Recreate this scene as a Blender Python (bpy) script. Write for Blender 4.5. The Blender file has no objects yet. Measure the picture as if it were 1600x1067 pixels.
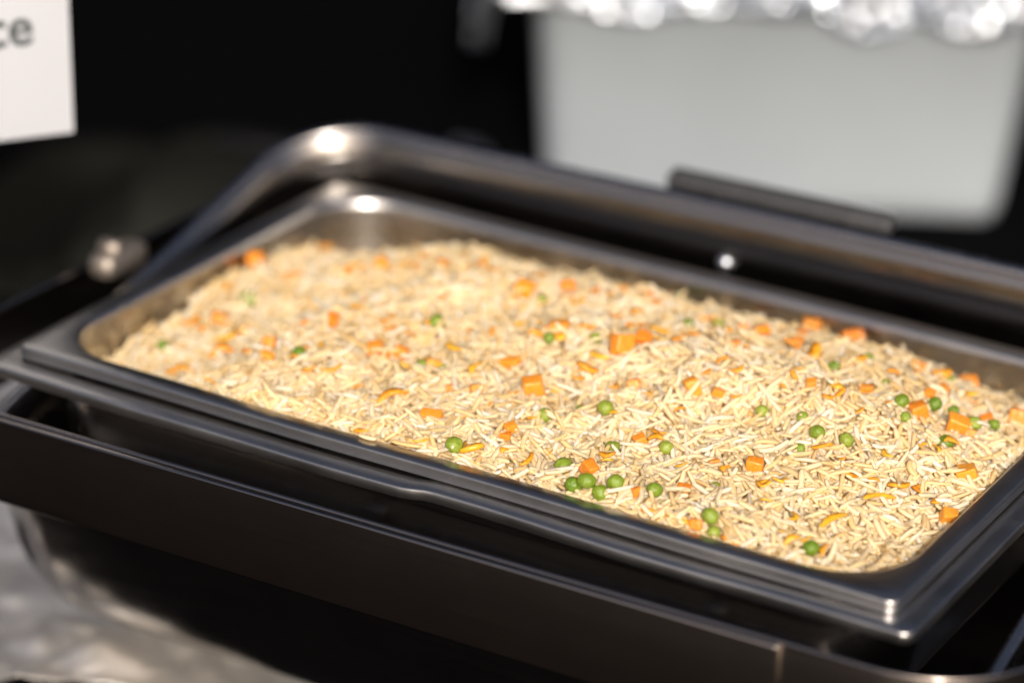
import bpy, bmesh, math, random
import numpy as np
from mathutils import Matrix, Vector, noise as mnoise

random.seed(11); rng = np.random.default_rng(11)
scene = bpy.context.scene
col = scene.collection
Z0 = 0.985                       # height of the food pan's rim above the floor
R = math.radians

# ------------------------------------------------------------------ camera
CAM = np.array([0.7204853786, -1.3463289886, 0.6653489084])   # relative to the rim centre of the food pan
YAW, PITCH, ROLL, FPX = 0.5153313790, 1.1651719962, 0.0411910088, 4667.0
ROT = (Matrix.Rotation(YAW, 3, 'Z') @ Matrix.Rotation(PITCH, 3, 'X') @ Matrix.Rotation(ROLL, 3, 'Z'))
camd = bpy.data.cameras.new('camera'); cam = bpy.data.objects.new('camera', camd); col.objects.link(cam)
cam.matrix_world = Matrix.Translation(Vector(CAM) + Vector((0, 0, Z0))) @ ROT.to_4x4()
camd.sensor_width = 36.0; camd.lens = 36.0 * FPX / 1600.0
camd.clip_start = 0.05; camd.clip_end = 200
camd.dof.use_dof = True; camd.dof.focus_distance = 1.535
camd.dof.aperture_fstop = camd.lens / 44.0; camd.dof.aperture_blades = 0
scene.camera = cam

# ------------------------------------------------------------------ sky, sun, exposure
SUN_EL, SUN_AZ = R(28), YAW + R(3.5)           # azimuth turned from -Y towards +X: behind the photographer
sun_dir = Vector((math.sin(SUN_AZ) * math.cos(SUN_EL), -math.cos(SUN_AZ) * math.cos(SUN_EL), math.sin(SUN_EL)))
world = bpy.data.worlds.new('World'); scene.world = world; world.use_nodes = True
wn = world.node_tree.nodes; wl = world.node_tree.links
sky = wn.new('ShaderNodeTexSky'); sky.sky_type = 'NISHITA'; sky.sun_disc = False
sky.air_density = 0.4; sky.dust_density = 6.0; sky.ozone_density = 0.2; sky.sun_elevation = SUN_EL; sky.sun_rotation = math.atan2(sun_dir.x, sun_dir.y)
wl.new(sky.outputs['Color'], wn['Background'].inputs['Color'])
wn['Background'].inputs['Strength'].default_value = 0.14
sd = bpy.data.lights.new('sun', 'SUN'); sd.energy = 3.05; sd.angle = R(0.5); sd.color = (1.0, 0.95, 0.88)
sun = bpy.data.objects.new('sun', sd); col.objects.link(sun)
sun.rotation_euler = sun_dir.to_track_quat('Z', 'Y').to_euler(); sun.location = (2, -4, 5)
scene.view_settings.view_transform = 'Standard'; scene.view_settings.look = 'None'
scene.view_settings.exposure = 0.0; scene.view_settings.gamma = 1.0
scene.cycles.use_denoising = True
scene.cycles.max_bounces = 10; scene.cycles.diffuse_bounces = 6; scene.cycles.glossy_bounces = 5
scene.cycles.sample_clamp_indirect = 4.0

# ------------------------------------------------------------------ materials
def new_mat(name):
    m = bpy.data.materials.new(name); m.use_nodes = True
    return m, m.node_tree.nodes, m.node_tree.links, m.node_tree.nodes['Principled BSDF']

def ramp(n, stops):
    r = n.new('ShaderNodeValToRGB')
    e = r.color_ramp.elements
    while len(e) < len(stops): e.new(0.5)
    for k, (p, c) in enumerate(stops):
        e[k].position = p; e[k].color = (*c, 1) if len(c) == 3 else c
    return r

def steel(name, base=(0.56, 0.53, 0.50), rough=0.2, stretch=(1, 40, 40), scale=12, bump=0.04, smudge=0.12):
    m, n, l, b = new_mat(name)
    tc = n.new('ShaderNodeTexCoord'); mp = n.new('ShaderNodeMapping'); mp.inputs['Scale'].default_value = stretch
    l.new(tc.outputs['Object'], mp.inputs['Vector'])
    no = n.new('ShaderNodeTexNoise'); no.inputs['Scale'].default_value = scale; no.inputs['Detail'].default_value = 6
    l.new(mp.outputs['Vector'], no.inputs['Vector'])
    sm = n.new('ShaderNodeTexNoise'); sm.inputs['Scale'].default_value = 22; sm.inputs['Detail'].default_value = 8
    sm.inputs['Roughness'].default_value = 0.7
    l.new(tc.outputs['Object'], sm.inputs['Vector'])
    sp = n.new('ShaderNodeTexNoise'); sp.inputs['Scale'].default_value = 420; sp.inputs['Detail'].default_value = 2
    l.new(tc.outputs['Object'], sp.inputs['Vector'])
    mx = n.new('ShaderNodeMath'); mx.operation = 'MULTIPLY_ADD'
    l.new(sm.outputs['Fac'], mx.inputs[0]); mx.inputs[1].default_value = smudge * 2; mx.inputs[2].default_value = rough - smudge
    m2 = n.new('ShaderNodeMath'); m2.operation = 'MULTIPLY_ADD'
    l.new(no.outputs['Fac'], m2.inputs[0]); m2.inputs[1].default_value = 0.12; l.new(mx.outputs[0], m2.inputs[2])
    l.new(m2.outputs[0], b.inputs['Roughness'])
    # dust specks and water marks
    r = ramp(n, [(0.0, base), (0.66, base), (0.74, tuple(min(1, c * 1.25) for c in base))])
    l.new(sp.outputs['Fac'], r.inputs['Fac']); l.new(r.outputs['Color'], b.inputs['Base Color'])
    b.inputs['Metallic'].default_value = 1.0
    bp = n.new('ShaderNodeBump'); bp.inputs['Strength'].default_value = bump; bp.inputs['Distance'].default_value = 0.001
    l.new(no.outputs['Fac'], bp.inputs['Height']); l.new(bp.outputs['Normal'], b.inputs['Normal'])
    return m

def matte(name, base, rough=0.8, spec=0.3, var=0.15, scale=60, bump=0.0):
    m, n, l, b = new_mat(name)
    tc = n.new('ShaderNodeTexCoord'); no = n.new('ShaderNodeTexNoise'); no.inputs['Scale'].default_value = scale
    no.inputs['Detail'].default_value = 5
    l.new(tc.outputs['Object'], no.inputs['Vector'])
    r = ramp(n, [(0.25, tuple(c * (1 - var) for c in base)), (0.75, tuple(min(1, c * (1 + var)) for c in base))])
    l.new(no.outputs['Fac'], r.inputs['Fac']); l.new(r.outputs['Color'], b.inputs['Base Color'])
    b.inputs['Roughness'].default_value = rough; b.inputs['Specular IOR Level'].default_value = spec
    if bump:
        bp = n.new('ShaderNodeBump'); bp.inputs['Strength'].default_value = bump; bp.inputs['Distance'].default_value = 0.002
        l.new(no.outputs['Fac'], bp.inputs['Height']); l.new(bp.outputs['Normal'], b.inputs['Normal'])
    return m

M_PAN = steel('food_pan_steel', base=(0.46, 0.435, 0.405), rough=0.22, stretch=(1, 30, 30))
M_WPAN = steel('water_pan_steel', base=(0.36, 0.34, 0.32), rough=0.15, smudge=0.06)
M_BAND = steel('frame_steel', base=(0.36, 0.32, 0.29), rough=0.10, stretch=(1, 60, 60), scale=8, smudge=0.06)
M_HOOD = steel('cover_steel', base=(0.34, 0.32, 0.30), rough=0.13, stretch=(1, 30, 30), smudge=0.06)
M_RIM = steel('brushed_rim_steel', base=(0.47, 0.46, 0.45), rough=0.27, stretch=(1, 50, 50), scale=10, bump=0.08, smudge=0.12)
M_HRIM = steel('cover_rim_steel', base=(0.42, 0.41, 0.405), rough=0.2, stretch=(1, 50, 50), scale=10, bump=0.05, smudge=0.08)
M_DARK = matte('black_metal', (0.008, 0.008, 0.009), rough=0.6, spec=0.12)
M_GRIP = matte('dark_grip', (0.05, 0.05, 0.052), rough=0.45, spec=0.45)
M_LID = matte('dark_lid', (0.012, 0.0125, 0.0095), rough=0.6, spec=0.12)
M_CLOTH = matte('black_cloth', (0.004, 0.004, 0.0045), rough=1.0, spec=0.0, scale=400, bump=0.3)
M_BACKDROP = matte('black_backdrop_cloth', (0.0022, 0.0022, 0.0024), rough=1.0, spec=0.0, scale=200)
M_FLOOR = matte('dark_floor', (0.0135, 0.0105, 0.0085), rough=0.9, spec=0.1, scale=9, var=0.5)
M_TUB = matte('grey_plastic', (0.335, 0.37, 0.395), rough=0.5, spec=0.3, var=0.05, scale=7)
M_PAPER = matte('white_card', (0.46, 0.475, 0.505), rough=0.7, spec=0.2, var=0.02, scale=15)
M_INK = matte('dark_ink', (0.05, 0.06, 0.06), rough=0.7, spec=0.2)
M_FOIL = steel('aluminium_foil', base=(0.66, 0.70, 0.75), rough=0.24, stretch=(1, 1, 1), scale=60, bump=0.1, smudge=0.05)
M_FOILT = steel('table_foil', base=(0.96, 0.92, 0.87), rough=0.48, stretch=(1, 1, 1), scale=60, bump=0.1, smudge=0.08)

M_PIV = steel('worn_hinge_steel', base=(0.40, 0.35, 0.30), rough=0.52, stretch=(1, 1, 1), scale=80, bump=0.1, smudge=0.1)
def rice_material():
    m, n, l, b = new_mat('cooked_rice')
    g = n.new('ShaderNodeNewGeometry'); oi = n.new('ShaderNodeObjectInfo')
    ad = n.new('ShaderNodeMath'); ad.operation = 'ADD'
    l.new(g.outputs['Random Per Island'], ad.inputs[0]); l.new(oi.outputs['Random'], ad.inputs[1])
    fr = n.new('ShaderNodeMath'); fr.operation = 'FRACT'; l.new(ad.outputs[0], fr.inputs[0])
    r = ramp(n, [(0.0, (0.91, 0.685, 0.33)), (0.18, (0.94, 0.775, 0.45)), (0.5, (0.955, 0.825, 0.545)), (0.78, (0.96, 0.86, 0.64)), (1.0, (0.97, 0.935, 0.84))])
    l.new(fr.outputs[0], r.inputs['Fac'])
    tc = n.new('ShaderNodeTexCoord'); no = n.new('ShaderNodeTexNoise'); no.inputs['Scale'].default_value = 28
    no.inputs['Detail'].default_value = 3; l.new(tc.outputs['Object'], no.inputs['Vector'])
    r2 = ramp(n, [(0.35, (0.90, 0.82, 0.66)), (0.65, (1.0, 1.0, 1.0))]); l.new(no.outputs['Fac'], r2.inputs['Fac'])
    mx = n.new('ShaderNodeMix'); mx.data_type = 'RGBA'; mx.blend_type = 'MULTIPLY'; mx.inputs['Factor'].default_value = 0.6
    l.new(r.outputs['Color'], mx.inputs['A']); l.new(r2.outputs['Color'], mx.inputs['B'])
    l.new(mx.outputs['Result'], b.inputs['Base Color'])
    b.inputs['Roughness'].default_value = 0.26; b.inputs['Specular IOR Level'].default_value = 0.45
    # cooked grains let light through: part of the light leaves on the far side, tinted by the oil
    tr = n.new('ShaderNodeBsdfTranslucent'); tm = n.new('ShaderNodeMix'); tm.data_type = 'RGBA'; tm.blend_type = 'MULTIPLY'
    tm.inputs['Factor'].default_value = 1.0; tm.inputs['B'].default_value = (1.0, 0.965, 0.84, 1)
    l.new(mx.outputs['Result'], tm.inputs['A']); l.new(tm.outputs['Result'], tr.inputs['Color'])
    ms = n.new('ShaderNodeMixShader'); ms.inputs['Fac'].default_value = 0.38
    l.new(b.outputs['BSDF'], ms.inputs[1]); l.new(tr.outputs['BSDF'], ms.inputs[2])
    l.new(ms.outputs['Shader'], n['Material Output'].inputs['Surface'])
    return m

def food_material(name, cols, rough, sss=0.2, scale=350, bump=0.15, radius=(1, .5, .2)):
    m, n, l, b = new_mat(name)
    oi = n.new('ShaderNodeObjectInfo'); r = ramp(n, [(k / (len(cols) - 1), c) for k, c in enumerate(cols)])
    l.new(oi.outputs['Random'], r.inputs['Fac'])
    tc = n.new('ShaderNodeTexCoord'); no = n.new('ShaderNodeTexNoise'); no.inputs['Scale'].default_value = scale
    no.inputs['Detail'].default_value = 3; l.new(tc.outputs['Object'], no.inputs['Vector'])
    r2 = ramp(n, [(0.3, (0.66, 0.70, 0.66)), (0.7, (1.06, 1.04, 1))]); l.new(no.outputs['Fac'], r2.inputs['Fac'])
    mx = n.new('ShaderNodeMix'); mx.data_type = 'RGBA'; mx.blend_type = 'MULTIPLY'; mx.inputs['Factor'].default_value = 0.7
    l.new(r.outputs['Color'], mx.inputs['A']); l.new(r2.outputs['Color'], mx.inputs['B'])
    l.new(mx.outputs['Result'], b.inputs['Base Color'])
    b.inputs['Roughness'].default_value = rough
    b.inputs['Subsurface Weight'].default_value = sss; b.inputs['Subsurface Radius'].default_value = radius
    b.inputs['Subsurface Scale'].default_value = 0.0015
    bp = n.new('ShaderNodeBump'); bp.inputs['Strength'].default_value = bump; bp.inputs['Distance'].default_value = 0.0009
    l.new(no.outputs['Fac'], bp.inputs['Height']); l.new(bp.outputs['Normal'], b.inputs['Normal'])
    return m

M_RICE = rice_material()
M_OILSHADE = matte('oily_gap_shade_rice', (0.82, 0.50, 0.17), rough=0.35, spec=0.4, var=0.2, scale=300)  # rice bed: oil tint, plus warm shade between grains put into the colour
M_PEA = food_material('green_pea', [(0.13, 0.22, 0.015), (0.20, 0.28, 0.022), (0.29, 0.35, 0.045)], 0.27, 0.2, 5, 0.6, (.6, 1, .2))
M_CARROT = food_material('carrot', [(0.80, 0.24, 0.02), (0.82, 0.28, 0.025), (0.84, 0.34, 0.035)], 0.33, 0.25, 4, 0.5)
M_STRIP = food_material('carrot_strip', [(0.82, 0.29, 0.012), (0.83, 0.36, 0.02), (0.84, 0.46, 0.03)], 0.32, 0.25, 4, 0.4)
M_PEPPER = matte('pepper', (0.03, 0.022, 0.015), rough=0.7)

# ------------------------------------------------------------------ mesh helpers
def mesh_data(name, verts, faces, mat, smooth=True):
    me = bpy.data.meshes.new(name); me.from_pydata([tuple(map(float, v)) for v in verts], [], faces); me.update()
    me.materials.append(mat)
    if smooth: me.polygons.foreach_set('use_smooth', [True] * len(me.polygons))
    return me

def link(name, me, parent=None, loc=(0, 0, 0), rot=(0, 0, 0)):
    o = bpy.data.objects.new(name, me); col.objects.link(o); o.parent = parent
    o.location = loc; o.rotation_euler = rot
    return o

def build(name, verts, faces, mat, parent=None, loc=(0, 0, 0), rot=(0, 0, 0), smooth=True, sharp=None):
    me = mesh_data(name, verts, faces, mat, smooth)
    if sharp: me.set_sharp_from_angle(angle=R(sharp))
    return link(name, me, parent, loc, rot)

def empty(name, loc, rot=(0, 0, 0), label=None, cat=None, group=None):
    o = link(name, None, None, loc, rot); o.empty_display_size = 0.05
    if label: tag(o, label, cat, group)
    return o

def tag(o, label=None, cat=None, group=None, kind=None):
    if label: o['label'] = label
    if cat: o['category'] = cat
    if group: o['group'] = group
    if kind: o['kind'] = kind
    return o

def rrect(a, b, r, nc=10, ns=16):
    """rounded rectangle, counter-clockwise, always 4*(nc+ns) points"""
    r = max(1e-5, min(r, a * .999, b * .999)); P = []
    for k, (sx, sy) in enumerate([(1, -1), (1, 1), (-1, 1), (-1, -1)]):
        cx, cy = sx * (a - r), sy * (b - r); a0 = -math.pi / 2 + k * math.pi / 2
        for j in range(nc):
            t = a0 + (j / (nc - 1)) * math.pi / 2
            P.append((cx + r * math.cos(t), cy + r * math.sin(t)))
        e = P[-1]; nsx, nsy = [(1, 1), (-1, 1), (-1, -1), (1, -1)][k]
        ncx, ncy = nsx * (a - r), nsy * (b - r); t0 = a0 + math.pi / 2
        q = (ncx + r * math.cos(t0), ncy + r * math.sin(t0))
        for j in range(1, ns + 1):
            f = j / (ns + 1); P.append((e[0] + (q[0] - e[0]) * f, e[1] + (q[1] - e[1]) * f))
    return P

def loft(rings, cap0=False, cap1=False, closed=False):
    n = len(rings[0]); V = [p for r in rings for p in r]; F = []
    m = len(rings)
    for i in range(m if closed else m - 1):
        A, B = i * n, ((i + 1) % m) * n
        for j in range(n):
            k = (j + 1) % n; F.append((A + j, A + k, B + k, B + j))
    if cap0: F.append(tuple(range(n - 1, -1, -1)))
    if cap1: F.append(tuple((m - 1) * n + j for j in range(n)))
    return V, F

def ring(a, b, r, z, **k): return [(x, y, z) for x, y in rrect(a, b, r, **k)]

def box(sx, sy, sz, bev=0.0, c=(0, 0, 0)):
    bm = bmesh.new(); bmesh.ops.create_cube(bm, size=1)
    for v in bm.verts: v.co = Vector((v.co.x * sx + c[0], v.co.y * sy + c[1], v.co.z * sz + c[2]))
    if bev: bmesh.ops.bevel(bm, geom=bm.edges[:], offset=bev, segments=2, affect='EDGES', profile=0.6)
    V = [v.co[:] for v in bm.verts]; bm.verts.index_update(); F = [tuple(v.index for v in f.verts) for f in bm.faces]; bm.free()
    return V, F

def tube(path, rad, n=10):
    rings = []
    P = [Vector(p) for p in path]; up = Vector((0, 0, 1))
    for i, p in enumerate(P):
        d = (P[min(i + 1, len(P) - 1)] - P[max(i - 1, 0)]).normalized()
        u = d.cross(up); u = u.normalized() if u.length > 1e-3 else Vector((1, 0, 0)); w = d.cross(u)
        rings.append([tuple(p + rad * (math.cos(t) * u + math.sin(t) * w)) for t in [2 * math.pi * j / n for j in range(n)]])
    return loft(rings, True, True)

def solidify(o, th, off=0):
    md = o.modifiers.new('thickness', 'SOLIDIFY'); md.thickness = th; md.offset = off; return o

def ray(px):
    return np.array(ROT @ Vector(((px[0] - 800) / FPX, (533.5 - px[1]) / FPX, -1.0)))

def at_z(px, z):
    d = ray(px); t = (z - CAM[2]) / d[2]; return CAM + t * d

# ------------------------------------------------------------------ setting: floor, curtain, table
TBL = -0.235                                     # table top, relative to the pan rim
build('floor', [(-12, -12, 0), (12, -12, 0), (12, 12, 0), (-12, 12, 0)], [(0, 1, 2, 3)], M_FLOOR)['kind'] = 'structure'

def backdrop():  # added dark sheet: stands in for background shade, keeps the steel reflections dark
    c, s = math.cos(YAW), math.sin(YAW)
    base = np.array([CAM[0] - 4.3 * s, CAM[1] + 4.3 * c])
    V, F = [], []; N = 260
    for i in range(N + 1):
        u = -4.6 + 9.2 * i / N
        for k in range(9):
            f = k / 8; w = 0.07 * math.sin(u * 9 + 1.3 * math.sin(u * 2.1)) * (0.5 + 0.5 * (1 - f)) + 0.03 * math.sin(u * 23)
            V.append((base[0] + u * c - w * s, base[1] + u * s + w * c, 0.01 + 3.3 * f))
    for i in range(N):
        for k in range(8): F.append((i * 9 + k, (i + 1) * 9 + k, (i + 1) * 9 + k + 1, i * 9 + k + 1))
    o = build('backdrop', V, F, M_BACKDROP); solidify(o, 0.003)
    tag(o, 'black fabric curtain added in place of the dark shaded background behind the serving table', 'backdrop')
backdrop()

def table():
    t = empty('serving_table', (-0.45, 0.72, 0), (0, 0, 0), 'serving table under a black cloth that carries the chafing dishes', 'table')
    a, b, h = 1.55, 1.06, Z0 + TBL
    rings = [ring(a + .03, b + .03, .05, 0.02, ns=60)]
    # skirt with soft folds
    for z, amp in ((0.02, .025), (0.3, .018), (h - .06, .006), (h - .012, .0), (h - .003, -.002)):
        R0 = rrect(a + .015 if z < h - .05 else a + amp, b + .015 if z < h - .05 else b + amp, .04, ns=60); q = []
        for i, (x, y) in enumerate(R0):
            w = amp * math.sin(i * 0.9 + math.sin(i * .31) * 2) if amp > 0 else 0
            L = math.hypot(x, y); q.append((x + w * x / L, y + w * y / L, z))
        rings.append(q)
    rings = rings[1:]; rings.append(ring(a - .006, b - .006, .035, h, ns=60))
    V, F = loft(rings, False, True)
    build('tablecloth', V, F, M_CLOTH, t)
    V, F = box(2 * a - .01, 2 * b - .01, .028, c=(0, 0, h - .02)); build('table_top', V, F, M_DARK, t, smooth=False)
    for sx in (-1, 1):
        for sy in (-1, 1):
            V, F = tube([(sx * (a - .15), sy * (b - .12), .0), (sx * (a - .15), sy * (b - .12), h - .035)], .018)
            build('leg', V, F, M_DARK, t)
table()

def crumple(nx, ny, sx, sy, amp, sc, seed, fold=1.0):
    """crinkled sheet with creases: ridged cell noise on a grid"""
    V, F = [], []; off = Vector((seed * 7.3, seed * 3.1, seed))
    for j in range(ny + 1):
        for i in range(nx + 1):
            x, y = (i / nx - .5) * sx, (j / ny - .5) * sy
            p = Vector((x, y, 0)) * sc + off
            d = mnoise.voronoi(p)[0]; d2 = mnoise.voronoi(p * 2.7 + off)[0]
            z = amp * (0.9 * (d[1] - d[0]) + 0.45 * (d2[1] - d2[0]) + fold * abs(mnoise.noise(p * .5)) * 1.3)
            V.append((x + amp * .5 * mnoise.noise(p * 1.7), y + amp * .5 * mnoise.noise(p * 1.7 + off), z))
    for j in range(ny):
        for i in range(nx):
            a = j * (nx + 1) + i; F.append((a, a + 1, a + nx + 2, a + nx + 1))
    return V, F

V, F = crumple(150, 96, 0.70, 0.44, 0.015, 17, 3)
o = build('foil_sheet', V, F, M_FOILT, None, (-0.470, -0.005, Z0 + TBL + .0005), (0, 0, R(28)))
solidify(o, .0004, 1)
tag(o, 'crumpled aluminium foil sheet spread on the table under the chafing dish', 'foil')

# ------------------------------------------------------------------ chafing dish (frame + roll-top cover)
def frame_parts(root, detail=True):
    """stand band with rounded corners, support ledge, brackets and legs, relative to the rim plane"""
    a, b, zt, zb = .338, .206, -.0165, -.0655
    rr = .065
    prof = [(0, zb + .001), (.0005, zb), (.0015, zb + .0005), (.0016, zt - .0012), (.0012, zt - .0003), (.0006, zt), (0, zt - .0003)]
    V, F = loft([ring(a + o_, b + o_, rr + o_, z, nc=14, ns=20) for o_, z in prof], closed=True)
    build('band', V, F, M_BAND, root, sharp=35)
    hem = [(.0008 + .0014 * math.cos(t), zt + .0004 + .0014 * math.sin(t)) for t in [2 * math.pi * k / 8 for k in range(8)]]
    V, F = loft([ring(a + o_, b + o_, rr + o_, z, nc=14, ns=20) for o_, z in hem], closed=True)
    build('hem', V, F, M_BAND, root)
    # plate on the front of the band
    for sy in (-1, 1):
        V, F = box(.470, .0040, zt - zb + .001, .0012, c=(-.008, sy * (b + .0040), (zt + zb) / 2))
        build('face_plate', V, F, M_BAND, root)
    # support brackets that carry the water pan
    for x in (-.262, -.05, .155, .262):
        for sy in (-1, 1):
            V1, F1 = box(.012, b - .172, .002, .0004, c=(x, sy * (b + .172) / 2, -.058))
            V2, F2 = box(.012, .0022, .03, .0004, c=(x, sy * (b - .0015), -.045))
            n = len(V1); build('bracket', V1 + V2, F1 + [tuple(i + n for i in f) for f in F2], M_BAND, root)
    if detail:
        for sx in (-1, 1):
            for sy in (-1, 1):
                path = [(sx * .322, sy * .190, zb + .01), (sx * .326, sy * .194, -.15), (sx * .328, sy * .197, TBL + .012)]
                V, F = tube(path, .0085, 12); lg = build('leg', V, F, M_BAND, root)
                V, F = tube([(sx * .328, sy * .197, TBL + .002), (sx * .328, sy * .197, TBL + .016)], .014, 14)
                build('foot', V, F, M_DARK, lg)
        for sx in (-1, 1):
            V, F = box(.018, .040, .015, .006, c=(sx * .324, .006, -.012)); pv = build('pivot', V, F, M_PIV, root)
            V, F = tube([(sx * .318, .0, -.003), (sx * .331, .0, -.003)], .005, 16); build('pin', V, F, M_PIV, pv)

def cover(root, tilt, cx=0.0):
    """roll-top cover: rim in its local XY plane, shell below it (local -z); tilt turns it about the pivot axis"""
    a, b, D, n = .298, .186, .178, 2.8
    rings = []
    S = 26
    for i in range(S + 1):
        ph = (i / S) * math.pi / 2 * .985
        cy, sz = math.cos(ph) ** (2 / n), math.sin(ph) ** (2 / n)
        bx = a + .016 * math.sin(min(1, ph / .9) * math.pi / 2) - .014 * (1 - math.cos(ph) ** (2 / 4.5)); by = max(b * cy, .012)
        rings.append(ring(bx, by, .055 if by > .07 else by * .78, -D * sz, nc=14, ns=18))
    V, F = loft(rings, False, True)
    c = build('cover', V, F, M_HOOD, root, (cx, 0, -.017), (tilt, 0, 0)); solidify(c, .0012, 0)
    prof = [(-.0008, -.003), (-.0002, .0006), (.0010, .0020), (.0028, .0024), (.0062, .0021), (.0074, .0013), (.0080, -.0003), (.0081, -.0070),
            (.0074, -.0074), (.0068, -.0068), (.0066, -.001), (.0056, .0004), (.003, .0008), (.0014, -.0012)]
    V, F = loft([ring(a + o_, b + o_, .055 + o_, z, nc=18, ns=18) for o_, z in prof], closed=True)
    build('rim', V, F, M_HRIM, c, sharp=40)
    # handle on the leading wall (local +y side when turned back)
    V, F = box(.150, .014, .0100, .003, c=(0, b + .032, .0035)); mi = [0] * len(F)
    for sx in (-1, 1):
        V1, F1 = tube([(sx * .045, b + .003, -.010), (sx * .045, b + .016, -.006), (sx * .045, b + .028, .0)], .0045, 10)
        F += [tuple(k + len(V) for k in f) for f in F1]; V += V1; mi += [1] * len(F1)
    h = build('handle', V, F, M_GRIP, c, (0.021, 0, -.0125)); h.data.materials.append(M_BAND); h.data.polygons.foreach_set('material_index', mi)
    # dome-headed bolt inside the wall
    V = [(0, 0, .0045)]; F = []
    for k, (r_, z_) in enumerate(((.0022, .0041), (.0042, .0028), (.0052, .0010), (.0054, 0))):
        V += [(r_ * math.cos(t), r_ * math.sin(t), z_) for t in [2 * math.pi * j / 16 for j in range(16)]]
    for j in range(16):
        F.append((0, 1 + j, 1 + (j + 1) % 16))
        for k in range(3): F.append((1 + k * 16 + j, 1 + (k + 1) * 16 + j, 1 + (k + 1) * 16 + (j + 1) % 16, 1 + k * 16 + (j + 1) % 16))
    build('bolt', V, F, M_FOIL, c, (0.0, b - .0045, -.036), (R(90), 0, 0))
    return c

chafer = empty('chafing_dish', (0, 0, Z0), (0, R(-0.85), 0),
               'stainless steel chafing dish stand with its roll-top cover turned back behind the rice', 'chafing dish')
frame_parts(chafer)
cover(chafer, R(16.0))

# low tray with a dark domed lid, beside the chafing dish
def side_tray():
    t = empty('serving_tray', (-.58, .46, Z0 + TBL), (0, 0, R(12)), 'low dark steel tray on the black cloth beside the chafing dish', 'tray')
    a, b = .19, .15
    prof = [(-.02, .002, .05), (.0, .004, .055), (.012, .030, .06), (.024, .034, .065), (.026, .031, .066), (.014, .027, .06), (.001, .006, .055), (-.02, .0045, .05)]
    V, F = loft([ring(a + o_, b + o_, r_, z) for o_, z, r_ in prof], True, True); build('body', V, F, M_LID, t)
    d = empty('dome_lid', (-.55, .47, Z0 + TBL + .0048), (0, 0, R(12)), 'black domed lid resting on the low steel tray', 'lid')
    rings = [ring((a - .06) * math.cos(p) ** .6, (b - .03) * math.cos(p) ** .6, .06 * math.cos(p) ** .6, .095 * math.sin(p) ** .9 + .001) for p in [k / 12 * 1.50 for k in range(13)]]
    V, F = loft(rings, False, True); o = build('shell', V, F, M_LID, d)
    V, F = tube([(-.03, 0, .092), (-.028, 0, .106), (.028, 0, .106), (.03, 0, .092)], .005); build('knob', V, F, M_DARK, d)
side_tray()

# ------------------------------------------------------------------ water pan
PL, PW = .265, .1625
def water_pan():
    w = empty('water_pan', (0, 0, Z0), (0, 0, 0), 'steel water pan whose rim shows just below the rice pan', 'water pan')
    a, b = .2785, .1742
    prof = [(-.0012, -.0140, .006), (-.0003, -.0143, .0066), (0, -.0139, .007), (0, -.0092, .007), (-.0004, -.0084, .0068), (-.0012, -.0080, .0064),
            (-.008, -.0080, .012), (-.014, -.0084, .04), (-.016, -.0100, .045), (-.0175, -.014, .045)]
    def notch(P):
        out = []
        for x, y, z in P:
            if y < -.155:
                f = 1 / (1 + math.exp((x - .004) / .0022)); y -= .0032 * f; z -= .0006 * f
                y += .0006 * math.sin(x * 40) ; z += .0005 * math.sin(x * 23 + 1)
            out.append((x, y, z))
        return out
    V, F = loft([notch(ring(a + o_, b + o_, r_, z, ns=90)) for o_, z, r_ in prof]); build('rim', V, F, M_RIM, w, sharp=38)
    prof = [(-.0176, -.014, .045), (-.019, -.03, .044), (-.022, -.066, .042), (-.027, -.076, .04), (-.040, -.080, .03)]
    V, F = loft([ring(a + o_, b + o_, r_, z, ns=20) for o_, z, r_ in prof], False, True)
    bs = build('basin', V, F, M_WPAN, w); solidify(bs, .0008)
water_pan()

# ------------------------------------------------------------------ food pan
def food_pan():
    p = empty('food_pan', (0, 0, Z0), (0, 0, 0), 'rectangular stainless steel pan heaped with vegetable fried rice', 'food pan')
    prof = [(-.0014, -.0068, .005), (-.0004, -.0072, .0062), (0, -.0068, .0066), (.0, -.0012, .0066), (-.0004, -.0004, .0064), (-.0012, 0, .006),
            (-.0060, -.0001, .022), (-.0104, 0, .043), (-.0116, -.0004, .0432), (-.0125, -.0014, .0428), (-.0130, -.0030, .0424), (-.0135, -.0045, .042)]
    def wob(P):
        return [(x, y + (.0004 * math.sin(x * 31 + .5) if y < -.1 else 0), z + .0003 * math.sin(x * 19)) for x, y, z in P]
    V, F = loft([wob(ring(PL + o_, PW + o_, r_, z, nc=14, ns=40)) for o_, z, r_ in prof]); build('rim', V, F, M_RIM, p, sharp=38)
    prof = [(-.0135, -.0045, .042), (-.0150, -.02, .0415), (-.0180, -.048, .040), (-.0205, -.056, .039), (-.0260, -.0615, .036), (-.0350, -.064, .03)]
    V, F = loft([ring(PL + o_, PW + o_, r_, z, nc=14, ns=20) for o_, z, r_ in prof], False, True)
    build('basin', V, F, M_PAN, p)
food_pan()

# ------------------------------------------------------------------ rice heap: grains laid one by one on a height map
GX0, GY0, CELL = -.256, -.156, .0005
NX, NY = 1025, 625
gx = GX0 + CELL * np.arange(NX); gy = GY0 + CELL * np.arange(NY)

def smooth(t): t = np.clip(t, 0, 1); return t * t * (3 - 2 * t)

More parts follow.
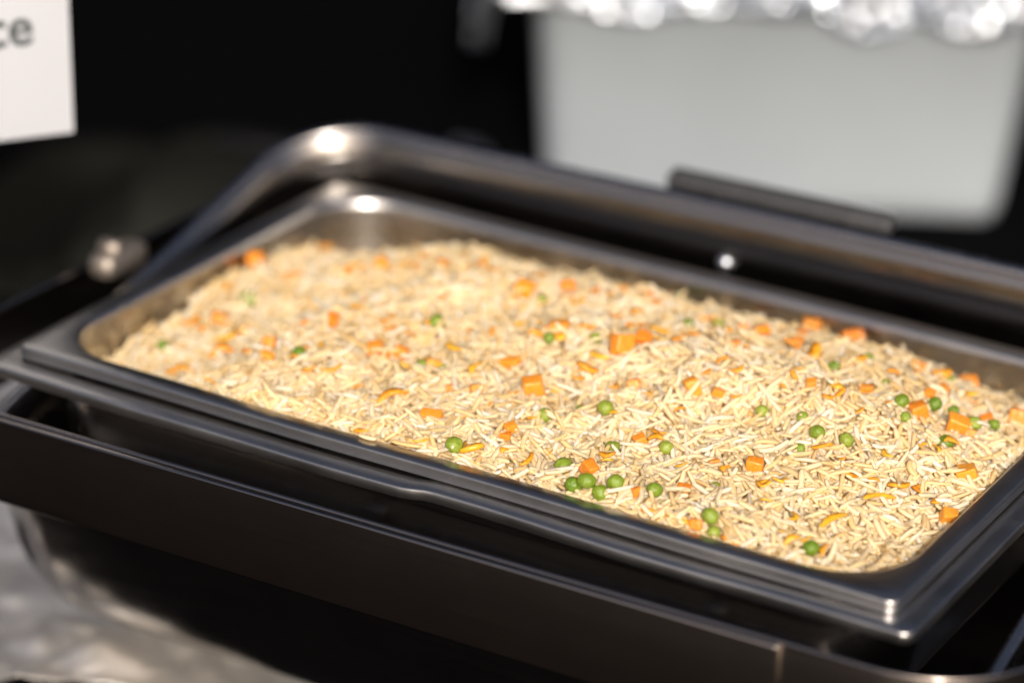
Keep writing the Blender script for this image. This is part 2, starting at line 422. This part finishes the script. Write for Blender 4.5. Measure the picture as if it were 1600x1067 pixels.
def vnoise(x, y, s, seed):
    """smooth value noise from a random lattice (numpy, vectorised)"""
    r = np.random.default_rng(seed); G = r.random((64, 64)) * 2 - 1
    u, v = (x * s) % 63, (y * s) % 63
    i, j = np.floor(u).astype(int) % 63, np.floor(v).astype(int) % 63; fu, fv = smooth(u - np.floor(u)), smooth(v - np.floor(v))
    return (G[j, i] * (1 - fu) + G[j, i + 1] * fu) * (1 - fv) + (G[j + 1, i] * (1 - fu) + G[j + 1, i + 1] * fu) * fv

def target(x, y):
    x = np.asarray(x, float); y = np.asarray(y, float)
    fl = smooth((x + .255) / .15); frt = smooth((.258 - x) / .11)
    h = np.interp(y, [-.152, -.12, -.06, 0, .05, .085, .11, .15], [-.0030, .000, .005, .0100, .0105, .0050, -.0045, -.025])
    h = h - .027 * (1 - fl) - .016 * (1 - frt) - .012 * (1 - fl) * (1 - smooth((y + .15) / .10))
    front = 1 - smooth((y + .152) / .05)
    h = np.where(front > 0, h + front * (.016 * (1 - fl) * smooth((x + .20) / .05) + .012 * (1 - frt)), h)
    h = h + .0135 * np.exp(-(((x - .085) / .075) ** 2 + ((y + .010) / .042) ** 2)) + .004 * np.exp(-(((x + .09) / .06) ** 2 + ((y - .04) / .05) ** 2))
    h = h - .0030 * np.exp(-(((x - .10) / .10) ** 2 + ((y + .095) / .03) ** 2))
    h = h + .0046 * vnoise(x + 1, y + 1, 22, 5) + .0030 * vnoise(x + 1, y + 1, 58, 6)
    return h

XX, YY = np.meshgrid(gx, gy)
TG = target(XX, YY)
H = TG - .0056 + .001 * vnoise(XX + 1, YY + 1, 150, 8)
H0 = H.copy()

def inside(x, y, m=0.0):
    a, b, r = PL - .0145 - m, PW - .0145 - m, .041
    qx, qy = abs(x) - (a - r), abs(y) - (b - r)
    if qx <= 0 or qy <= 0: return qx <= r and qy <= r
    return qx * qx + qy * qy <= r * r

TS = np.linspace(-1, 1, 9); WS = np.array([-.7, 0, .7]); PROF = np.sqrt(np.clip(1 - (TS * .93) ** 4, 0, 1))
TT = np.repeat(TS, 5); W5 = np.tile(np.linspace(-1, 1, 5), 9); PP = np.repeat(PROF, 5)
def idx(x, y):
    return np.clip(((y - GY0) / CELL + .5).astype(int), 0, NY - 1), np.clip(((x - GX0) / CELL + .5).astype(int), 0, NX - 1)

def lay(x, y, yaw, hl, rad, flat=False):
    """lower a grain on the height map: returns centre, pitch"""
    c, s = math.cos(yaw), math.sin(yaw)
    px = x + TS[:, None] * hl * c - WS[None] * rad * s; py = y + TS[:, None] * hl * s + WS[None] * rad * c
    iy, ix = idx(px, py); z = H[iy, ix].max(axis=1)
    b = (z[6:].mean() - z[:3].mean()) / (1.5 * hl)
    if not flat: b += random.gauss(0, .30)
    b = max(-.9, min(.9, b))
    d = z - b * TS * hl
    a = .10 * d.max() + .90 * d.mean() + rad * .22
    pit = math.atan(b)
    k = math.cos(pit)
    sx_ = x + TT * hl * k * c - W5 * rad * s * .95; sy_ = y + TT * hl * k * s + W5 * rad * c * .95
    zz = a + b * TT * hl * k + rad * PP * np.sqrt(np.clip(1 - .9 * W5 ** 2, 0, 1))
    iy, ix = idx(sx_, sy_); np.maximum.at(H, (iy, ix), zz)
    return a, pit

VEG = np.zeros((NY, NX), bool)
grains = []       # x, y, z, yaw, pitch, half length, radius, roll, bend
def rain(count, cand, layer, short=1.0):
    made = 0; tries = 0
    while made < count and tries < count * 3:
        tries += 1
        best = None
        for _ in range(cand):
            x, y = random.uniform(-.25, .25), random.uniform(-.147, .147)
            if not inside(x, y, .002): continue
            iy, ix = int((y - GY0) / CELL), int((x - GX0) / CELL)
            q = H[iy, ix] - TG[iy, ix]
            if best is None or q < best[0]: best = (q, x, y)
        if best is None or best[0] > (.0012 if layer == 0 else .0022): continue
        _, x, y = best
        hl = min(.0098, max(.0042, random.gauss(.0074, .0013))) * short; rad = random.uniform(.00105, .00150)
        if layer and VEG[int((y - GY0) / CELL), int((x - GX0) / CELL)]: continue
        for _ in range(4):
            yaw = random.uniform(0, math.pi * 2); c, s = math.cos(yaw) * hl, math.sin(yaw) * hl
            if not (inside(x + c, y + s) and inside(x - c, y - s)): continue
            if layer and random.random() < .85:          # keep most grains off the vegetables
                iy, ix = idx(np.array([x + c, x + c * .5, x - c * .5, x - c]), np.array([y + s, y + s * .5, y - s * .5, y - s]))
                if VEG[iy, ix].any(): continue
            break
        else: continue
        z, pit = lay(x, y, yaw, hl, rad)
        grains.append((x, y, z, yaw, pit, hl, rad, random.uniform(0, 6.28), random.gauss(0, .22), layer)); made += 1
rain(19500, 6, 0)
rain(6500, 14, 0, .74)

# ------------------------------------------------------------------ vegetables: pixel -> ray -> the rice surface it lies on
K = 8
HS = H.copy()
for ax in (0, 1):                       # mean height over about 8 mm
    cs = np.cumsum(np.pad(HS, [(K + 1, K) if a_ == ax else (0, 0) for a_ in (0, 1)], mode='edge'), axis=ax)
    HS = (np.take(cs, np.arange(2 * K + 1, cs.shape[ax]), ax) - np.take(cs, np.arange(0, cs.shape[ax] - 2 * K - 1), ax)) / (2 * K + 1)
HS = HS + .0018
def on_rice(px, dz=0.0):
    d = ray(px); t = (0.03 - CAM[2]) / d[2]
    for _ in range(900):
        P = CAM + t * d
        iy, ix = idx(np.array([P[0]]), np.array([P[1]]))
        if P[2] <= HS[iy[0], ix[0]] + dz: break
        t += .0004
    c_ = np.clip(P[:2], (-.240, -.143), (.242, .128))
    if abs(c_ - P[:2]).max() > 1e-6: P[:2] = c_; P[2] = HS[idx(P[:1], P[1:2])][0]
    return P

def stamp_disc(x, y, r, top):
    n = int(r / CELL) + 1; iy, ix = int((y - GY0) / CELL + .5), int((x - GX0) / CELL + .5)
    y0, y1, x0, x1 = max(0, iy - n), min(NY, iy + n + 1), max(0, ix - n), min(NX, ix + n + 1)
    d2 = ((np.arange(y0, y1) - iy)[:, None] ** 2 + (np.arange(x0, x1) - ix)[None] ** 2) * CELL * CELL
    h = top - r + np.sqrt(np.clip(r * r - d2, 0, None)); sub = H[y0:y1, x0:x1]
    VEG[y0:y1, x0:x1] |= d2 < (r * .95) ** 2; m = d2 < r * r; sub[m] = np.maximum(sub[m], h[m])

def pea_mesh(k):
    bm = bmesh.new(); bmesh.ops.create_icosphere(bm, subdivisions=4, radius=1)
    dimp = Vector((.2, -.35, .9)).normalized() if k != 1 else Vector((.8, -.2, .5)).normalized()
    for v in bm.verts:
        d = v.co.normalized(); f = 1 + .09 * mnoise.noise(d * 1.5 + Vector((k * 5, 0, 0))) + .05 * mnoise.noise(d * 4 + Vector((k * 3, 1, 0)))
        g = d.dot(dimp)
        if k != 2: f -= (.16 if k == 0 else .09) * math.exp(-((1 - g) / .05))
        w = d.cross(dimp).length
        if k == 3: f -= .07 * max(0, 1 - abs(d.x + .2 * d.y) / .16)
        v.co = Vector((d.x * f, d.y * f * .95, d.z * f * .9))
    me = bpy.data.meshes.new('pea'); bm.to_mesh(me); bm.free(); me.materials.append(M_PEA)
    me.polygons.foreach_set('use_smooth', [True] * len(me.polygons)); return me

def cube_mesh(k):
    r = random.Random(40 + k); bm = bmesh.new(); bmesh.ops.create_cube(bm, size=1)
    for v in bm.verts: v.co += Vector((r.uniform(-.12, .12), r.uniform(-.12, .12), r.uniform(-.11, .11)))
    bmesh.ops.bevel(bm, geom=bm.edges[:], offset=.13, segments=3, affect='EDGES', profile=.6)
    me = bpy.data.meshes.new('carrot_cube'); bm.to_mesh(me); bm.free(); me.materials.append(M_CARROT)
    me.polygons.foreach_set('use_smooth', [True] * len(me.polygons)); return me

def strip_mesh(k):
    """curved shred of carrot, unit half length along x"""
    r = random.Random(70 + k); bend = r.uniform(.15, .55) * r.choice((-1, 1)); tw = r.uniform(-.6, .6); N = 12; rings = []
    for i in range(N + 1):
        t = -1 + 2 * i / N; w = (.20 + .10 * r.random()) * (1 - .75 * abs(t) ** 3); th = .085 * (1 - .5 * abs(t) ** 4)
        y0 = bend * (t * t - .4); z0 = .12 * math.sin(t * 2.2 + k); a = tw * t
        cs = [(w, -th), (w * 1.08, 0), (w, th), (-w, th), (-w * 1.08, 0), (-w, -th)]
        rings.append([(t, y0 + c_ * math.cos(a) - s_ * math.sin(a), z0 + c_ * math.sin(a) + s_ * math.cos(a)) for c_, s_ in cs])
    V, F = loft(rings, True, True); return mesh_data('carrot_strip', V, F, M_STRIP)

PEAS = [pea_mesh(k) for k in range(4)]; CUBES = [cube_mesh(k) for k in range(6)]; STRIPS = [strip_mesh(k) for k in range(8)]

# px, py, diameter mm, how deep it is sunk (fraction), label
PEA_LIST = [
 (708, 709, 9.6, .10, 'round green pea touching the front rim beside a carrot slice'),
 (881, 728, 10.2, .12, 'plump light green pea left of the small carrot chunk near the front rim'),
 (917, 751, 9.4, .10, 'dimpled green pea on top of the cluster against the front rim'),
 (898, 770, 9.2, .25, 'green pea low in the cluster, half hidden behind its neighbour at the rim'),
 (923, 775, 9.4, .15, 'green pea with a dark speck, lowest in the cluster at the front rim'),
 (956, 758, 9.4, .15, 'creased green pea standing just apart from the cluster of four peas'),
 (1023, 765, 8.8, .2, 'yellowish green pea with a rice grain leaning on its front'),
 (957, 699, 8.2, .3, None), (1041, 699, 8.2, .35, None), (946, 637, 9.0, .2, None), (851, 648, 8.0, .5, None),
 (1110, 806, 9.2, .1, 'upright green pea above a smaller pea close to the front rim'),
 (1113, 823, 7.4, .35, 'small dark green pea tucked under a larger pea near the front rim'),
 (1267, 856, 8.8, .15, 'green pea between orange carrot shreds at the rounded front corner'),
 (1277, 675, 8.6, .35, None), (1323, 687, 8.2, .4, None), (1408, 627, 8.6, .15, 'bright green pea touching a carrot cube towards the back of the heap'),
 (1461, 631, 8.2, .3, None), (1478, 691, 8.8, .25, None), (1522, 661, 8.8, .2, 'green pea right against the flat side of a big carrot cube'),
 (1553, 663, 7.0, .35, None), (1414, 652, 7, .55, None), (1254, 652, 7, .6, None), (1191, 642, 7.5, .6, None), (1482, 597, 8.6, .3, None),
 (1075, 507, 7.5, .45, None), (1122, 508, 7.6, .45, None), (931, 528, 7, .5, None), (858, 528, 7.2, .5, None), (683, 503, 9.4, .3, None),
 (661, 571, 8, .5, None), (690, 576, 7, .55, None), (468, 553, 9, .3, None), (460, 506, 7, .5, None), (388, 467, 11, .3, None), (255, 540, 7.5, .45, None),
 (847, 470, 7.5, .4, None), (1060, 466, 8, .4, None), (1160, 500, 7, .5, None), (1355, 563, 8.4, .4, None), (1303, 574, 7.5, .45, None), (1490, 642, 6.5, .5, None),
 (1250, 701, 6.2, .6, None), (1118, 760, 5.5, .65, None), (905, 640, 6, .65, None), (1384, 600, 6.5, .55, None)]
CUBE_LIST = [
 (675, 653, (13, 8, 8), 10, .2, 'large clean orange carrot cube lying alone near the front rim'),
 (832, 603, (12, 10, 9), 35, .2, 'tilted orange carrot cube half wrapped in rice mid heap'), (876, 512, (10, 9, 9), 20, .25, None), (820, 454, (12, 10, 10), 15, .15, None),
 (973, 538, (12, 9, 12), 60, .25, 'tall amber carrot chunk standing upright in the heap'), (1115, 468, (11, 9, 9), 10, .15, None), (1335, 528, (13, 10, 10), 20, .42, 'large blurred carrot cube on the crest near the back wall'),
 (1267, 511, (12, 9, 9), 25, .45, None), (1496, 662, (11.5, 9, 10), 28, .1, 'square orange carrot cube with a pea against its right side'), (1436, 643, (10, 9, 9), 45, .25, None),
 (1512, 739, (11, 9, 8), 22, .2, 'orange carrot cube beside the right rim with a grain over its face'), (1482, 806, (9, 8, 8.5), 40, .2, 'rounded carrot chunk close to the right rim'),
 (1180, 728, (9.5, 8, 8), 15, .25, 'small square carrot cube in the dip behind the front corner'), (921, 731, (9, 7, 7), -25, .25, 'wedge of carrot just above the pea cluster'), (798, 566, (11, 7, 6), 5, .35, None), (588, 546, (9, 8, 8), 30, .3, None),
 (521, 503, (8, 8, 8), 20, .3, None), (458, 436, (9, 9, 8), 30, .25, None), (400, 408, (11, 9, 9), 20, .2, None), (342, 500, (11, 9, 9), 40, .25, None),
 (422, 538, (7, 7, 9), 20, .3, None), (448, 391, (10, 8, 8), 15, .3, None), (1087, 825, (7, 6, 6), 15, .3, 'little carrot nugget pressed against the front rim'), (1268, 600, (6, 6, 7), 30, .3, None),
 (1515, 601, (11, 9, 9), 30, .25, None), (1436, 577, (6, 6, 8), 10, .3, None), (610, 380, (11, 8, 8), 10, .25, None), (1590, 652, (9, 8, 9), 15, .25, None),
 (1215, 500, (8, 7, 7), 20, .4, None), (560, 385, (8, 7, 7), 35, .35, None), (1084, 606, (8, 7, 11), 50, .4, None), (970, 456, (8, 7, 7), 35, .45, None), (1010, 462, (8, 7, 6), 20, .45, None)]
STRIP_LIST = [  # px, py, length mm, yaw, thickness factor
 (733, 698, 15, -50, 1.6), (610, 617, 17, 25, 1.0), (742, 573, 15, 70, 1.0), (707, 541, 14, -55, 1.0), (482, 576, 14, 80, 1.1), (520, 574, 12, 20, 1.1), (690, 465, 13, 40, 1.1),
 (608, 496, 12, 50, 1.0), (356, 524, 15, 30, 1.5), (346, 548, 15, 20, 1.4), (292, 577, 12, 0, 1.2), (918, 574, 13, -10, 1.2), (935, 554, 14, 30, 1.4), (960, 602, 9, 60, 1.2),
 (830, 652, 13, -70, .9), (825, 717, 12, 60, .7), (650, 688, 14, 15, .9), (1300, 812, 24, 48, .5), (1372, 776, 24, 40, .75), (1405, 757, 12, 10, 1.2), (1330, 741, 11, -40, 1.2),
 (1220, 748, 9, 20, 1.3), (1197, 755, 8, 35, 1.2), (1288, 697, 13, 20, 1.1), (1240, 806, 10, 75, 1.1), (1237, 842, 10, 30, 1.1), (1288, 857, 10, 70, 1.0), (1140, 837, 12, -25, 1.2),
 (1440, 694, 8, 60, 1.2), (1386, 708, 9, -60, 1.1), (1270, 549, 14, 60, 1.7), (1475, 581, 13, 45, 1.4), (1152, 576, 9, 30, 1.1), (1128, 562, 10, 40, 1.1), (1190, 516, 10, 10, 1.1),
 (1030, 514, 11, -15, 1.0), (995, 506, 12, -10, 1.0), (962, 492, 9, 0, 1.0), (560, 676, 12, 0, 1.0), (1003, 800, 9, -40, 1.3), (270, 576, 11, 10, 1.1), (560, 604, 9, 40, 1.0),
 (862, 612, 8, 30, 1.2), (905, 590, 8, 20, 1.0), (1300, 601, 6, 30, 1.1), (1150, 618, 7, -20, 1.0), (1258, 842, 6, 10, 1.0), (1105, 580, 8, 60, 1.1), (300, 500, 13, 20, 1.4),
 (356, 447, 10, 70, 1.2), (560, 480, 9, 10, 1.0), (640, 520, 9, 30, 1.0), (770, 420, 10, 20, 1.1), (905, 470, 10, 20, 1.1), (1065, 725, 7, 10, .9), (1345, 640, 7, 40, 1.0), (860, 706, 5, 40, .8), (725, 652, 4, 0, 1.3)]

STRIP_LABEL = {(733, 698): 'flat orange carrot slice leaning against the round pea at the front rim',
 (1300, 812): 'long straight orange carrot shred close to the rounded front corner of the pan',
 (1372, 776): 'wide bright yellow-orange carrot shred under crossing rice grains near the right rim',
 (1003, 800): 'short orange carrot stub lodged against the front rim right of the pea cluster',
 (1140, 837): 'carrot sliver beside the little nugget pressed against the front rim',
 (650, 688): 'thin arched carrot shred under the long grain that overhangs the front rim'}
rs = random.Random(21)
for _ in range(100):                                   # smaller shreds all over the heap
    x_, y_ = rs.uniform(-.23, .235), rs.uniform(-.135, .125)
    q_ = ROT.transposed() @ Vector((x_ - CAM[0], y_ - CAM[1], float(target(x_, y_)) - CAM[2]))
    STRIP_LIST.append((800 - FPX * q_.x / q_.z, 533.5 + FPX * q_.y / q_.z, rs.uniform(4.5, 9), rs.uniform(-80, 80), rs.uniform(1.0, 1.7)))
def veg(name, me, P, sc, rot, label, cat, group):
    o = link(name, me, None, (P[0], P[1], P[2] + Z0), rot); o.scale = sc; tag(o, label, cat, group); return o

PLACED = []
for i, (px, py, dia, sink, lab) in enumerate(PEA_LIST):
    r = dia / 2000; P = on_rice((px, py)); P[2] += r * (1.0 - 1.5 * sink)
    d = ray((px, py)); t = (P[2] - CAM[2]) / d[2]; Q = CAM + t * d
    if inside(Q[0], Q[1], r * .6): P = Q
    for Q, rq in PLACED:                                   # peas touch, they do not merge
        dv = P - Q; L = float(np.linalg.norm(dv)); need = (r + rq) * .98
        if 1e-6 < L < need:
            P = P + dv / L * (need - L)
            if not inside(P[0], P[1], r * .6): P = P - dv / L * (need - L); P[2] += (need - L) * 1.2
    PLACED.append((P, r))
    veg('pea', PEAS[i % 4], P, (r, r, r), (random.uniform(-.6, .6), random.uniform(-.6, .6), random.uniform(0, 6.28)),
        lab or 'small green pea half sunk among the rice grains', 'pea', 'peas scattered in the rice')
    stamp_disc(P[0], P[1], r, P[2] + r)
for _ in range(46):                                   # crumbs of carrot
    x_, y_ = rs.uniform(-.23, .235), rs.uniform(-.135, .125); e_ = rs.uniform(4.0, 7.5)
    q_ = ROT.transposed() @ Vector((x_ - CAM[0], y_ - CAM[1], float(target(x_, y_)) - CAM[2]))
    CUBE_LIST.append((800 - FPX * q_.x / q_.z, 533.5 + FPX * q_.y / q_.z, (e_ * rs.uniform(.9, 1.5), e_, e_ * rs.uniform(.8, 1.1)), rs.uniform(0, 90), .2,
                      'tiny orange carrot crumb caught between the grains'))
for i, (px, py, (a, b, c), yaw, sink, lab) in enumerate(CUBE_LIST):
    P = on_rice((px, py)); P[2] += c / 1000 * (.45 - .8 * sink)
    d = ray((px, py)); t = (P[2] - CAM[2]) / d[2]; Q = CAM + t * d
    if inside(Q[0], Q[1], .004): P = Q
    veg('carrot_cube', CUBES[i % 6], P, (a / 1080, b / 1080, c / 1080), (random.uniform(-.4, .4), random.uniform(-.4, .4), R(yaw)),
        lab or 'diced orange carrot piece bedded in the rice', 'carrot', 'carrot dice in the rice')
    stamp_disc(P[0], P[1], (a + b) / 4000, P[2] + c / 2000)
for i, (px, py, L, yaw, f) in enumerate(STRIP_LIST):
    P = on_rice((px, py), .0046)
    s = L / 2000
    veg('carrot_shred', STRIPS[i % 8], P, (s, s * f * 1.05, s * f * 1.2), (random.uniform(-.5, .5), random.uniform(-.25, .25), YAW + R(yaw)),
        STRIP_LABEL.get((px, py), 'thin curved orange carrot shred lying among the grains'), 'carrot', 'carrot shreds in the rice')
    stamp_disc(P[0], P[1], s * .55, P[2] + .0005)

# top layer of grains, laid over and against the vegetables
rain(2100, 3, 1)

# ------------------------------------------------------------------ grain meshes
RT = np.array([-1, -.9, -.62, -.2, .25, .65, .9, 1.0]); RR = np.array([.40, .76, .95, 1.0, 1.0, .94, .74, .38]); NS = 6
def grain_verts(x, y, z, yaw, pit, hl, rad, roll, bend):
    ang = roll + np.arange(NS) * 2 * math.pi / NS
    bx = bend * (RT ** 2 - .4) * hl
    lx = np.repeat(RT * hl, NS)
    ly = (RR[:, None] * rad * np.cos(ang)[None] * 1.15).ravel() + np.repeat(bx, NS) * math.cos(roll)
    lz = (RR[:, None] * rad * np.sin(ang)[None] * .85).ravel() + np.repeat(bx, NS) * math.sin(roll) * .5
    cp, sp, cy, sy = math.cos(pit), math.sin(pit), math.cos(yaw), math.sin(yaw)
    X = lx * cp - lz * sp; Zv = lx * sp + lz * cp
    return np.stack([X * cy - ly * sy + x, X * sy + ly * cy + y, Zv + z], 1)
GF = []
for i in range(len(RT) - 1):
    for j in range(NS):
        k = (j + 1) % NS; GF.append((i * NS + j, i * NS + k, (i + 1) * NS + k, (i + 1) * NS + j))
GF = np.array(GF); NVG = len(RT) * NS
CAPS = np.array([[5, 4, 3, 2, 1, 0], [(len(RT) - 1) * NS + j for j in range(6)]])

# the 300 grains that show largest: top-layer ones, closest to the camera, become objects of their own
order = [g for g in grains if g[9] == 1 and g[2] > float(target(g[0], g[1])) - .002]
order.sort(key=lambda g: (CAM[0] - g[0]) ** 2 + (CAM[1] - g[1]) ** 2 + (CAM[2] - g[2]) ** 2 - 40 * (g[5] - .005))
single = set(map(id, order[:296]))
rest = [g for g in grains if id(g) not in single]

def joined(glist, name):
    n = len(glist); V = np.concatenate([grain_verts(*g[:9]) for g in glist])
    Q = (GF[None] + (np.arange(n) * NVG)[:, None, None]).reshape(-1, 4)
    C = (CAPS[None] + (np.arange(n) * NVG)[:, None, None]).reshape(-1, 6)
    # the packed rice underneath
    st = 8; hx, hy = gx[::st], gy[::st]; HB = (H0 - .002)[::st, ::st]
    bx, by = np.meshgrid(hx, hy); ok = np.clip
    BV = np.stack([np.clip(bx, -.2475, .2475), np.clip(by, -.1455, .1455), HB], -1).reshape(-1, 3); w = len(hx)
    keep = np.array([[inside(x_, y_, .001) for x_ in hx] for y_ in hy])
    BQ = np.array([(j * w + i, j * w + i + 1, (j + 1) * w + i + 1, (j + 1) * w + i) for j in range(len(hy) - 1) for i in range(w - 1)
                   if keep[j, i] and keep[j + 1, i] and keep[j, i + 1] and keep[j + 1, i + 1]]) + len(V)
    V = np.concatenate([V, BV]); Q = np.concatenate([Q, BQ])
    me = bpy.data.meshes.new(name); me.vertices.add(len(V)); me.vertices.foreach_set('co', V.astype(np.float32).ravel())
    loops = np.concatenate([Q.ravel(), C.ravel()]); starts = np.concatenate([np.arange(len(Q)) * 4, len(Q) * 4 + np.arange(len(C)) * 6])
    me.loops.add(len(loops)); me.loops.foreach_set('vertex_index', loops.astype(np.int32))
    me.polygons.add(len(starts)); me.polygons.foreach_set('loop_start', starts.astype(np.int32))
    me.update(calc_edges=True); me.validate()
    me.polygons.foreach_set('use_smooth', np.ones(len(me.polygons), bool)); me.materials.append(M_RICE); me.materials.append(M_OILSHADE)
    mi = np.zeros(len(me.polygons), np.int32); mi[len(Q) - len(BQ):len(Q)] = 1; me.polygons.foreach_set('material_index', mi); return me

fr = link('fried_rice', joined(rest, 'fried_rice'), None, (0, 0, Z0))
tag(fr, 'heap of golden long grain fried rice filling the steel pan', 'fried rice', None, 'stuff')

GMESH = []
for k in range(10):
    Vg = grain_verts(0, 0, 0, 0, 0, 1.0, .2, 0, -.45 + .1 * k)
    me = mesh_data('rice_grain', Vg, [tuple(map(int, f)) for f in GF] + [tuple(map(int, f)) for f in CAPS], M_RICE); GMESH.append(me)
def single_grain(x, y, z, yaw, pit, hl, rad, roll, bend, label, group='loose grains on top of the rice'):
    k = min(9, max(0, int(round((bend + .45) / .1))))
    o = link('rice_grain', GMESH[k], None, (x, y, z + Z0)); o.rotation_mode = 'QUATERNION'
    M = Matrix.Rotation(yaw, 3, 'Z') @ Matrix.Rotation(-pit, 3, 'Y') @ Matrix.Rotation(roll, 3, 'X')
    o.rotation_quaternion = M.to_quaternion(); o.scale = (hl, rad / .2, rad / .2)
    tag(o, label, 'rice grain', group); return o
for g in order[:296]: single_grain(*g[:9], 'long pale cooked rice grain lying loose on the surface of the heap')
for px, yaw, hl, lab in (((573, 682), -14, .0055, 'short white rice grain resting alone on the steel front rim'),
                         ((634, 693), -4, .0085, 'long white rice grain overhanging the front rim left of the round pea')):
    P = at_z(px, .0016); single_grain(P[0], P[1], .0014, R(yaw) + .25, 0, hl, .0013, 0, .1, lab, None)

# ------------------------------------------------------------------ pepper specks
PV, PF = [], []
for _ in range(420):
    x, y = random.uniform(-.24, .24), random.uniform(-.145, .10)
    iy, ix = int((y - GY0) / CELL), int((x - GX0) / CELL); z = H[iy, ix] + .0001; s = random.uniform(.0002, .00045); b0 = len(PV)
    for dx, dy, dz in ((1, 0, 0), (-1, .3, 0), (0, 1, .2), (.2, -1, 0), (0, 0, 1), (0, 0, -1)): PV.append((x + dx * s, y + dy * s, z + dz * s * .7))
    for f in ((0, 2, 4), (2, 1, 4), (1, 3, 4), (3, 0, 4), (2, 0, 5), (1, 2, 5), (3, 1, 5), (0, 3, 5)): PF.append(tuple(b0 + i for i in f))
o = build('pepper_specks', PV, PF, M_PEPPER, None, (0, 0, Z0)); tag(o, 'tiny black pepper specks sprinkled over the rice', 'pepper', None, 'stuff')

# ------------------------------------------------------------------ tub covered with foil, behind
def tub():
    c0 = at_z((1556, 352), TBL); ux = np.array([math.cos(YAW - R(1)), math.sin(YAW - R(1))]); uy = np.array([-ux[1], ux[0]])
    w, dp, h = .384, .28, .224                      # bottom width, depth, height
    ctr = c0[:2] - ux * w / 2 + uy * dp / 2
    rz = math.atan2(ux[1], ux[0])
    t = empty('tub', (ctr[0], ctr[1], Z0 + TBL), (0, 0, rz), 'pale grey tapered tub standing behind the chafing dish under a foil cover', 'tub')
    prof = [(-.02, .0, .015), (0, .004, .02), (.003, .02, .02), (.022, h, .028), (.030, h + .003, .042), (.031, h - .006, .042), (.028, h - .006, .042), (.0285, h + .0005, .042), (.018, h - .001, .04), (.001, .02, .035), (-.004, .007, .03)]
    V, F = loft([ring(w / 2 + o_, dp / 2 + o_, r_, z) for o_, z, r_ in prof], True, True)
    build('body', V, F, M_TUB, t)
    # foil: crinkled lid with a ragged skirt
    a, b = w / 2 + .034, dp / 2 + .034; rings = []; N = len(rrect(a, b, .04, ns=40))
    rr_ = random.Random(5)
    levels = [(-.030 + .0032 * k, 1) for k in range(13)] + [(.013, 1 - .012 * k) for k in range(1, 16)] + [(.014, f) for f in (.79, .75, .7, .62, .5, .36, .2, .06)]
    for li, (z, f) in enumerate(levels):
        q = []
        for i, (x, y) in enumerate(rrect(a, b, .045, ns=130)):
            p = Vector((x * 26, y * 26, z * 26 + li)); j = Vector((mnoise.noise(p), mnoise.noise(p + Vector((9, 0, 0))), mnoise.noise(p + Vector((0, 9, 0)))))
            k = Vector((rr_.uniform(-1, 1), rr_.uniform(-1, 1), rr_.uniform(-1, 1)))
            L = math.hypot(x, y)
            e = (.0042 * j + .0024 * k)
            drop = 0
            if li < 8:
                drop = -.012 * abs(mnoise.noise(Vector((x * 14, y * 14, 3)))) * (1 - li / 8) * 2
                if x < -a * .93: drop -= .05 * (1 - li / 8)
            if x < -a * .85: x -= .028
            q.append((x * f + e.x + .006 * x / L, y * f + e.y + .006 * y / L, h + z + e.z + drop))
        rings.append(q)
    V, F = loft(rings, False, True)
    fo = build('foil_cover', V, F, M_FOIL, None, (ctr[0], ctr[1], Z0 + TBL), (0, 0, rz), smooth=False)
    tag(fo, 'crinkled shiny aluminium foil stretched over the pale grey tub', 'foil')
    # loose scrap of foil leaning at the tub's side
    V, F = crumple(14, 18, .032, .044, .006, 40, 9)
    P = at_z((742, 225), TBL + .028)
    s = build('foil_scrap', V, F, M_FOIL, None, (P[0], P[1], Z0 + TBL + .012), (R(24), R(8), rz + R(25)), smooth=False)
    tag(s, 'small scrap of crinkled foil lying on the black cloth beside the tub', 'foil')
tub()

# ------------------------------------------------------------------ white card on a stand
def card():
    d = ray((115, 207)); P = CAM + 1.78 * d                  # lower corner of the card
    ang = math.atan2(.835, .55)
    w, h = .20, .15
    s = empty('card_stand', (P[0] - math.cos(ang) * w / 2, P[1] - math.sin(ang) * w / 2, Z0 + TBL), (0, 0, ang),
              'slim black table stand holding up the white card', 'stand')
    zb = P[2] - TBL
    V, F = tube([(0, .012, .004), (0, .012, zb + .05)], .004, 10); build('post', V, F, M_DARK, s)
    V, F = loft([[(r_ * math.cos(t), .012 + r_ * math.sin(t), z) for t in [2 * math.pi * j / 28 for j in range(28)]] for r_, z in ((.045, .0005), (.046, .003), (.044, .006), (.012, .008))], True, True)
    build('base', V, F, M_DARK, s)
    V, F = box(.03, .006, .05, .001, c=(0, .0055, zb + .045)); build('clip', V, F, M_DARK, s)
    cd = empty('name_card', (P[0] - math.cos(ang) * w / 2, P[1] - math.sin(ang) * w / 2, Z0 + P[2]), (R(-3), 0, ang),
               'white paper card with dark printed letters in front of the black curtain', 'card')
    V, F = box(w, .0012, h, .0003, c=(0, 0, h / 2)); build('paper', V, F, M_PAPER, cd)
    cu = bpy.data.curves.new('lettering', 'FONT'); cu.body = 'ce'; cu.size = .033; cu.extrude = .0001; cu.offset = .0005
    cu.align_x = 'RIGHT'; cu.space_character = 1.0
    to = bpy.data.objects.new('lettering_curve', cu); col.objects.link(to)
    dg = bpy.context.evaluated_depsgraph_get(); me = bpy.data.meshes.new_from_object(to.evaluated_get(dg)); bpy.data.objects.remove(to)
    me.materials.clear(); me.materials.append(M_INK)
    d2 = ray((55, 70)); n = np.array([math.sin(ang), -math.cos(ang), 0]); t = ((P - CAM) @ n) / (d2 @ n); Q = CAM + t * d2
    lx = (Q[0] - cd.location.x) * math.cos(ang) + (Q[1] - cd.location.y) * math.sin(ang)
    link('lettering', me, cd, (lx, -.0009, Q[2] - P[2]), (R(90), 0, 0))
card()
